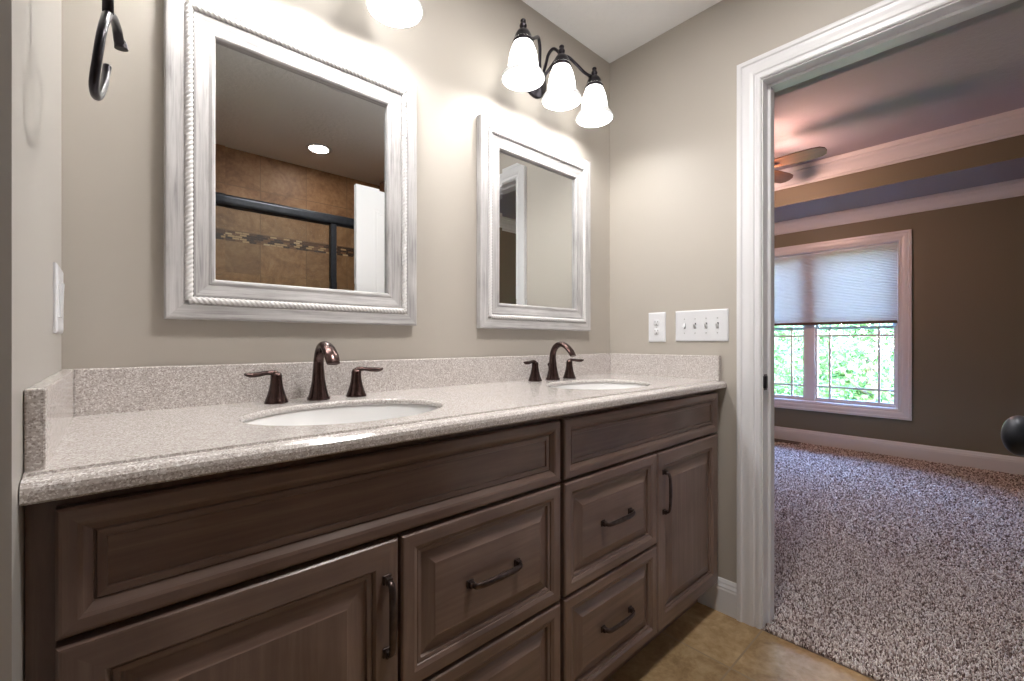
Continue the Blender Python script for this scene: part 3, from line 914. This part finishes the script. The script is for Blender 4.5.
# ------------------------------------------------------------------ framed mirrors
MW, MH = 0.640, 0.776
def rope(bm, x0, z0, w, h, y, r):
    """twisted cord laid round a rectangle"""
    path = [((x0, z0), (1, 0), w), ((x0 + w, z0), (0, 1), h), ((x0 + w, z0 + h), (-1, 0), w), ((x0, z0 + h), (0, -1), h)]
    tw = 0.0
    for (px, pz), (dx, dz), L in path:
        n = int(L / 0.0016)
        prev = None
        for i in range(n + 1):
            d = L * i / n
            c = Vector((px + dx * d, y, pz + dz * d))
            side = Vector((-dz, 0, dx)); out = Vector((0, -1, 0))
            ring = []
            ph = 2 * math.pi * d / 0.033
            for k in range(18):
                a = 2 * math.pi * k / 18
                rr = r * (0.66 + 0.38 * abs(math.cos(1.5 * (a - ph))) ** 0.7)
                ring.append(bm.verts.new(c + side * math.cos(a) * rr + out * math.sin(a) * rr))
            if prev:
                for k in range(18):
                    f = bm.faces.new([prev[k], prev[(k + 1) % 18], ring[(k + 1) % 18], ring[k]]); f.smooth = True
            prev = ring

def make_mirror(label, loc):
    root = thing('wall_mirror', label, 'mirror', loc, group='whitewashed mirrors')
    bm = new_bm()
    prof = [(0, 0.001), (0, 0.024), (0.003, 0.0275), (0.007, 0.028), (0.032, 0.0255), (0.036, 0.0235), (0.036, 0.0215), (0.053, 0.0205), (0.054, 0.0225), (0.058, 0.0235), (0.083, 0.0185), (0.086, 0.0195), (0.090, 0.0205), (0.094, 0.0195), (0.0975, 0.0155), (0.0985, 0.005)]
    add_rect_sweep(bm, (-MW / 2, 0, 0), (1, 0, 0), (0, 0, 1), (0, -1, 0), MW, MH, prof, False, (0, 1))
    link('mirror_frame', bm, [M['frame_h'], M['frame_v']], root)
    bm = new_bm(); rope(bm, -MW / 2 + 0.0445, 0.0445, MW - 0.089, MH - 0.089, -0.0225, 0.0086)
    o = link('rope_molding', bm, M['rope'], root); o['label'] = 'twisted rope beading'
    bm = new_bm()
    i = 0.0975
    add_rect_sweep(bm, (-MW / 2 + i, 0, i), (1, 0, 0), (0, 0, 1), (0, -1, 0), MW - 2 * i, MH - 2 * i, [(0, 0.002), (0, 0.0065), (0.0215, 0.0070)], True, (0, 0), 0)
    link('mirror_glass', bm, M['mirror'], root)
    return root
mr = make_mirror('whitewashed wooden mirror with rope beading reflecting the tiled shower', (0.484, -0.0005, 1.130))
dup(mr, (1.3845, -0.0005, 1.127), 'whitewashed wooden mirror with rope beading under the three lit bells, by the corner')

# ------------------------------------------------------------------ vanity lights
SP = 0.205
def make_light(label, loc):
    root = thing('vanity_light', label, 'wall light', loc, group='three-globe vanity lights')
    # origin on the wall, at the height of the shade rims
    bm = new_bm()
    add_lathe(bm, [(0, 0), (0.066, 0), (0.066, -0.006), (0.060, -0.011), (0.050, -0.013), (0.045, -0.020), (0.026, -0.026), (0.016, -0.040), (0.016, -0.052), (0.010, -0.060), (0, -0.061)], (0, 0, 0.135), 'y', 40)
    for v in bm.verts: v.co.z = 0.135 + (v.co.z - 0.135) * 1.05
    link('backplate', bm, M['dark'], root)
    for k in (-1, 0, 1):
        bm = new_bm()
        if k:
            pts = spline([(k * 0.006, -0.040, 0.130), (k * 0.026, -0.058, 0.165), (k * 0.050, -0.082, 0.208), (k * 0.082, -0.105, 0.222), (k * 0.118, -0.125, 0.196), (k * 0.150, -0.140, 0.170), (k * 0.180, -0.148, 0.163), (k * SP, -0.150, 0.165)], 7)
        else:
            pts = spline([(0, -0.045, 0.130), (0.0, -0.062, 0.165), (0.0, -0.080, 0.205), (0.0, -0.105, 0.216), (0.0, -0.130, 0.195), (0, -0.150, 0.165)], 7)
        add_tube(bm, pts, 0.0062, 14)
        link('arm', bm, M['dark'], root)
    for k in (-1, 0, 1):
        c = (k * SP, -0.150, 0)
        bm = new_bm()
        add_lathe(bm, [(0.0345, 0.118), (0.0375, 0.120), (0.0375, 0.127), (0.034, 0.132), (0.030, 0.148), (0.022, 0.163), (0.013, 0.170), (0.008, 0.172)], c, 'z', 32)
        s = link('socket_cup', bm, M['dark'], root)
        bm = new_bm()
        add_lathe(bm, [(0.010, 0.169), (0.0085, 0.174), (0.012, 0.179), (0.0135, 0.185), (0.0105, 0.192), (0.006, 0.196), (0.0095, 0.199), (0.0100, 0.203), (0.007, 0.207), (0, 0.209)], c, 'z', 24)
        link('finial', bm, M['dark'], s)
        bm = new_bm()
        out = [(0.034, 0.132), (0.0350, 0.120), (0.0395, 0.108), (0.0460, 0.090), (0.0505, 0.070), (0.0530, 0.050), (0.0545, 0.034), (0.0575, 0.026)]
        lip = [(0.0575, 0.026), (0.0650, 0.018), (0.0720, 0.008), (0.0765, -0.001), (0.0775, -0.005), (0.0765, -0.007), (0.0735, -0.0065)]
        inn = [(0.0735, -0.0065)] + [(r - 0.003, h + (0.0008 if h < 0.03 else 0)) for r, h in reversed(out + lip[1:4])]
        add_lathe(bm, out + inn[:0], c, 'z', 40); add_lathe(bm, lip, c, 'z', 40, 1); add_lathe(bm, inn, c, 'z', 40)
        sh = link('shade', bm, [M['shade'], M['shade_lip']], root)
        bm = new_bm()
        add_lathe(bm, [(0, 0.004), (0.012, 0.006), (0.021, 0.012), (0.026, 0.022), (0.027, 0.030), (0.023, 0.046), (0.015, 0.070), (0.012, 0.090), (0.012, 0.115), (0, 0.116)], c, 'z', 16)
        link('bulb', bm, M['bulb'], sh)
    return root
vl = make_light('bronze wall light with three lit white bells above the mirror by the corner', (1.363, -0.0005, 2.015))
dup(vl, (0.458, -0.0005, 2.015), 'bronze wall light cut by the frame top above the mirror reflecting the shower')

# ------------------------------------------------------------------ towel ring
tr = thing('towel_ring', 'dark bronze open towel ring hanging on the narrow side wall', 'towel ring', (0.0, -0.485, 1.548))
bm = new_bm()
rp = [(0.085, -0.385, 1.557), (0.082, -0.405, 1.566), (0.078, -0.445, 1.558), (0.073, -0.485, 1.536), (0.070, -0.518, 1.497), (0.067, -0.534, 1.459), (0.063, -0.535, 1.424), (0.060, -0.520, 1.402), (0.061, -0.493, 1.399), (0.064, -0.455, 1.416), (0.068, -0.415, 1.448), (0.070, -0.392, 1.475), (0.0715, -0.384, 1.492)]
rp = [(0.0875, -0.380, 1.527), (0.0865, -0.381, 1.535)] + [(x, y, z - 0.022 * max(0.0, min(1.0, (z - 1.45) / 0.09))) if k < 5 else (x, y, z) for k, (x, y, z) in enumerate(rp)]
add_tube(bm, [Vector(p) - Vector((0, -0.485, 1.548)) for p in spline(rp, 6)], [0.0085, 0.0078, 0.0066, 0.0056, 0.0054, 0.0052, 0.005, 0.005, 0.005, 0.005, 0.005, 0.005, 0.005, 0.0052], 16)
link('ring', bm, M['dark'], tr)
bm = new_bm()
add_lathe(bm, [(0, 0.0005), (0.026, 0.0005), (0.026, 0.005), (0.020, 0.010), (0.011, 0.014), (0.009, 0.030), (0.009, 0.060), (0.012, 0.068), (0.012, 0.078), (0.007, 0.084), (0, 0.085)], (0, 0, 0.018), 'x', 24)
add_tube(bm, [(0.073, 0, 0.012), (0.073, 0, -0.030)], 0.0060, 14)
link('post', bm, M['dark'], tr)

# ------------------------------------------------------------------ switches and outlet
def plate(bm, w, h, t=0.006):
    """wall plate in local XZ growing to -Y with eased edges"""
    add_rect_sweep(bm, (-w / 2, 0, -h / 2), (1, 0, 0), (0, 0, 1), (0, -1, 0), w, h, [(0, 0), (0, t * 0.45), (0.002, t * 0.8), (0.006, t)], True, (0, 0))
def switch(label, loc, rot, n, pitch, w, h, states, rocker=False):
    root = thing('light_switch', label, 'light switch', loc, rot)
    bm = new_bm(); plate(bm, w, h)
    link('plate', bm, M['plastic'], root)
    for k in range(n):
        x = (k - (n - 1) / 2) * pitch
        if rocker:
            bm = new_bm()
            add_extrude(bm, [(-0.0055, -0.033), (-0.0055, 0.033), (-0.0085 if states[k] < 0 else -0.0065, 0.033), (-0.0072, 0.0), (-0.0065 if states[k] < 0 else -0.0085, -0.033)], (x - 0.016, 0, 0), (x + 0.016, 0, 0), (0, 1, 0), (0, 0, 1))
            o = link('rocker', bm, M['plastic'], root)
            continue
        bm = new_bm(); add_box(bm, (x - 0.005, -0.0066, -0.012), (x + 0.005, -0.0061, 0.012))
        link('toggle_slot', bm, M['slot'], root)
        bm = new_bm()
        s = states[k]
        add_extrude(bm, [(-0.006, -0.006 * s - 0.005), (-0.006, -0.006 * s + 0.007), (-0.019, 0.008 * s + 0.003), (-0.019, 0.008 * s - 0.003)], (x - 0.004, 0, 0), (x + 0.004, 0, 0), (0, 1, 0), (0, 0, 1))
        link('toggle', bm, M['plastic'], root)
        for z in (-0.030, 0.030):
            bm = new_bm(); add_lathe(bm, [(0, -0.0072), (0.0022, -0.0070), (0.0032, -0.0060), (0.0032, -0.0055)], (x, 0, z), 'y', 12)
            link('screw', bm, M['screw'], root)
    return root
switch('white four-toggle switch plate beside the doorway casing', (XR - 0.0003, -0.4545, 1.1445), R(-90), 4, 0.046, 0.221, 0.130, (-1, 1, 1, 1))
switch('white switch plate seen edge-on on the side wall near the corner', (0.0003, -0.112, 1.155), R(90), 2, 0.046, 0.120, 0.124, (1, -1), True)
out = thing('wall_outlet', 'white duplex outlet between the corner and the four-toggle plate', 'outlet', (XR - 0.0003, -0.2555, 1.143), R(-90))
bm = new_bm(); plate(bm, 0.083, 0.132)
link('plate', bm, M['plastic'], out)
for z in (-0.0195, 0.0195):
    bm = new_bm()
    t = bmesh.new(); add_lathe(t, [(0.0168, -0.0058), (0.0168, -0.0072), (0.0160, -0.0078), (0, -0.0078)], (0, 0, 0), 'y', 28)
    for v in t.verts: v.co.z = max(-0.0142, min(0.0142, v.co.z)) + z
    merge(bm, t)
    rc = link('receptacle', bm, M['plastic'], out)
    bm = new_bm()
    add_box(bm, (-0.0075, -0.0082, z + 0.001), (-0.0055, -0.0077, z + 0.009)); add_box(bm, (0.0055, -0.0082, z + 0.002), (0.0075, -0.0077, z + 0.008))
    add_lathe(bm, [(0.0026, -0.0077), (0.0026, -0.0082), (0, -0.0082)], (0, 0, z - 0.0065), 'y', 12)
    link('socket_slot', bm, M['slot'], rc)
bm = new_bm(); add_lathe(bm, [(0, -0.0072), (0.0022, -0.0070), (0.0032, -0.0060), (0.0032, -0.0055)], (0, 0, 0), 'y', 12)
link('screw', bm, M['screw'], out)

# ------------------------------------------------------------------ shower enclosure (seen in the mirror)
sh = thing('shower_enclosure', 'black framed sliding shower doors reflected in the mirror', 'shower door', (0, -1.600, 0))
X0, X1 = 0.003, XR - 0.003
bm = new_bm(); add_box(bm, (X0, -0.030, 1.828), (X1, 0.030, 1.890), 0.018, 5)
link('header_rail', bm, M['black'], sh)
bm = new_bm(); add_box(bm, (X0, -0.020, 0.10), (X0 + 0.022, 0.020, 1.832), 0.003); link('wall_jamb', bm, M['black'], sh)
bm = new_bm(); add_box(bm, (X1 - 0.022, -0.020, 0.10), (X1, 0.020, 1.832), 0.003); link('wall_jamb', bm, M['black'], sh)
bm = new_bm(); add_box(bm, (X0, -0.060, 0.0), (X1, 0.060, 0.095), 0.01); o = link('curb', bm, M['porcelain'], sh); o['label'] = 'white shower curb'
bm = new_bm(); add_box(bm, (X0, -0.026, 0.0955), (X1, 0.026, 0.115), 0.003); link('bottom_track', bm, M['black'], sh)
for xa, xb, y in ((X0 + 0.024, 1.143, -0.012), (1.105, X1 - 0.024, 0.012)):
    bm = new_bm()
    for a, b in (((xa, y - 0.010, 0.118), (xa + 0.036, y + 0.010, 1.832)), ((xb - 0.036, y - 0.010, 0.118), (xb, y + 0.010, 1.832)), ((xa + 0.036, y - 0.008, 0.118), (xb - 0.036, y + 0.008, 0.145)), ((xa + 0.036, y - 0.006, 1.824), (xb - 0.036, y + 0.006, 1.840))):
        add_box(bm, a, b, 0.002, 1)
    p = link('sliding_panel', bm, M['black'], sh)
    bm = new_bm(); add_box(bm, (xa + 0.034, y - 0.003, 0.143), (xb - 0.034, y + 0.003, 1.826)); link('glass_pane', bm, M['shower_glass'], p)

# recessed lamp over the shower, and an added lamp before the vanity
def downlight(label, x, y, lens='lens', k=1.0):
    root = thing('recessed_light', label, 'ceiling light', (x, y, CH))
    bm = new_bm(); add_lathe(bm, [(0.060, -0.0005), (0.086, -0.0005), (0.088, -0.004), (0.082, -0.008), (0.066, -0.006), (0.060, -0.003)], (0, 0, 0), 'z', 40)
    for v in bm.verts: v.co.x *= k; v.co.y *= k
    link('trim_ring', bm, M['plastic'], root)
    bm = new_bm(); add_lathe(bm, [(0.0645, -0.0045), (0.0, -0.0045)], (0, 0, 0), 'z', 32)
    for v in bm.verts: v.co.x *= k; v.co.y *= k
    link('lens', bm, M[lens], root)
    return root
downlight('round lit recessed lamp in the ceiling above the shower, seen in the mirror', 1.16, -1.965, 'lens_dim')

downlight('added unseen round ceiling lamp in front of the vanity', 0.95, -0.85, 'lens', 2.1)  # added out of view to brighten the cabinet fronts

# ------------------------------------------------------------------ ceiling fan in the bedroom
FX, FY, FZ = 3.977, 0.091, 2.50
fan = thing('ceiling_fan', 'ceiling fan with reddish wooden blades in the bedroom', 'ceiling fan', (FX, FY, FZ))
bm = new_bm(); add_lathe(bm, [(0, TZ - FZ - 0.0005), (0.068, TZ - FZ - 0.0005), (0.066, TZ - FZ - 0.02), (0.045, TZ - FZ - 0.045), (0.016, TZ - FZ - 0.055), (0, TZ - FZ - 0.055)], (0, 0, 0), 'z', 32); link('canopy', bm, M['dark'], fan)
bm = new_bm(); add_lathe(bm, [(0.012, TZ - FZ - 0.052), (0.012, 0.085)], (0, 0, 0), 'z', 16); link('downrod', bm, M['dark'], fan)
bm = new_bm(); add_lathe(bm, [(0, 0.09), (0.03, 0.088), (0.075, 0.07), (0.098, 0.045), (0.10, 0.012), (0.085, -0.012), (0.05, -0.03), (0.045, -0.06), (0, -0.062)], (0, 0, 0), 'z', 36); link('motor_housing', bm, M['dark'], fan)
a0 = math.atan2(-0.43 - FY, 4.0 - FX)
for k in range(5):
    a = a0 + k * 2 * math.pi / 5
    bm = new_bm()
    outl = [(0.135, -0.040), (0.20, -0.052), (0.32, -0.062), (0.43, -0.064), (0.485, -0.056), (0.512, -0.034), (0.520, 0.0), (0.512, 0.034), (0.485, 0.056), (0.43, 0.064), (0.32, 0.062), (0.20, 0.052), (0.135, 0.040)]
    up_, dn = [], []
    for x, y in outl:
        z = -y * math.tan(R(15))
        up_.append(bm.verts.new((x, y, z + 0.004))); dn.append(bm.verts.new((x, y, z - 0.004)))
    bm.faces.new(up_); bm.faces.new(list(reversed(dn)))
    for i in range(len(outl)):
        j = (i + 1) % len(outl); bm.faces.new([up_[i], dn[i], dn[j], up_[j]])
    bl = link('blade', bm, M['fan_wood'], fan); bl.rotation_euler = (0, 0, a)
    bm = new_bm(); add_box(bm, (0.07, -0.018, -0.012), (0.20, 0.018, -0.0075), 0.002)
    link('blade_iron', bm, M['dark'], bl)
bm = new_bm(); add_lathe(bm, [(0.045, -0.062), (0.085, -0.066), (0.088, -0.085), (0.075, -0.120), (0.04, -0.142), (0, -0.148)], (0, 0, 0), 'z', 32)
link('light_bowl', bm, M['fanbulb'], fan)

# ------------------------------------------------------------------ garden beyond the window
bm = new_bm(); add_box(bm, (BX + 0.15, -14, -0.75), (40, 22, -0.6))
struct('ground', bm, M['soil'], 'green lawn outside the bedroom window', 'lawn')
def make_tree(seed, label, loc, h, rad, n, low):
    rng = random.Random(seed)
    root = thing('tree', label, 'tree', loc, group='trees outside the window')
    bm = new_bm()
    add_tube(bm, spline([(0, 0, 0), (0.05, 0.03, h * 0.2), (-0.03, 0.05, h * 0.45), (0.02, 0, h * 0.8)], 5), [0.13, 0.09, 0.07, 0.03], 10)
    for k in range(7):
        a = k * 2.4; z = h * (0.15 + 0.09 * k)
        add_tube(bm, [(0, 0.03, z), (math.cos(a) * rad * 0.4, math.sin(a) * rad * 0.4, z + 0.3), (math.cos(a) * rad * 0.75, math.sin(a) * rad * 0.75, z + 0.75)], [0.04, 0.025, 0.01], 6)
    link('trunk', bm, M['bark'], root)
    cl = []
    for k in range(70):
        z = low + (h - low) * rng.random()
        q = (z - low) / (h - low)
        rr = rad * (0.55 + 0.55 * math.sin(math.pi * min(1, q * 0.9 + 0.15))) * math.sqrt(rng.random())
        a = rng.uniform(0, 2 * math.pi)
        cl.append((rr * math.cos(a), rr * math.sin(a), z, rng.uniform(0.25, 0.5)))
    vv, ff = [], []
    for i in range(n):
        cx, cy, cz, cr = rng.choice(cl)
        d = Vector((rng.gauss(0, 1), rng.gauss(0, 1), rng.gauss(0, 1))).normalized() * cr * (0.5 + 0.5 * rng.random())
        c = Vector((cx, cy, cz)) + d
        u = Vector((rng.gauss(0, 1), rng.gauss(0, 1), rng.gauss(0, 0.7))).normalized()
        w = u.cross(Vector((rng.gauss(0, 1), rng.gauss(0, 1), rng.gauss(0, 1)))).normalized()
        L = rng.uniform(0.045, 0.085)
        b = len(vv)
        nn = u.cross(w) * L * 0.12
        vv += [c - u * L, c + w * L * 0.45 + nn, c + u * L, c - w * L * 0.45 + nn]
        ff += [(b, b + 1, b + 2), (b, b + 2, b + 3)]
    me = bpy.data.meshes.new('foliage'); me.from_pydata([tuple(x) for x in vv], [], ff); me.materials.append(M['leaf'])
    o = bpy.data.objects.new('foliage', me); COL.objects.link(o); o.parent = root
    return root
T = [(11, (10.4, 0.25, -0.6), 2.7, 1.02, 8000, 0.15, 'leafy green bush tree filling the wider pane of the bedroom window'),
     (12, (12.6, 2.0, -0.6), 2.8, 1.10, 8000, 0.15, 'leafy green bush tree behind the window mullion'),
     (13, (14.9, -0.5, -0.6), 2.9, 1.15, 8000, 0.15, 'leafy green bush tree behind the nearest tree outside'),
     (14, (16.6, 2.9, -0.6), 3.0, 1.25, 8000, 0.15, 'leafy green bush tree farthest from the house, beyond the mullion'),
     (15, (9.7, 3.0, -0.6), 2.7, 1.0, 6000, 0.15, 'leafy green bush tree outside, hidden by the doorway jamb')]
for s, loc, h, rad, n, low, lab in T: make_tree(s, lab, loc, h, rad, n, low)
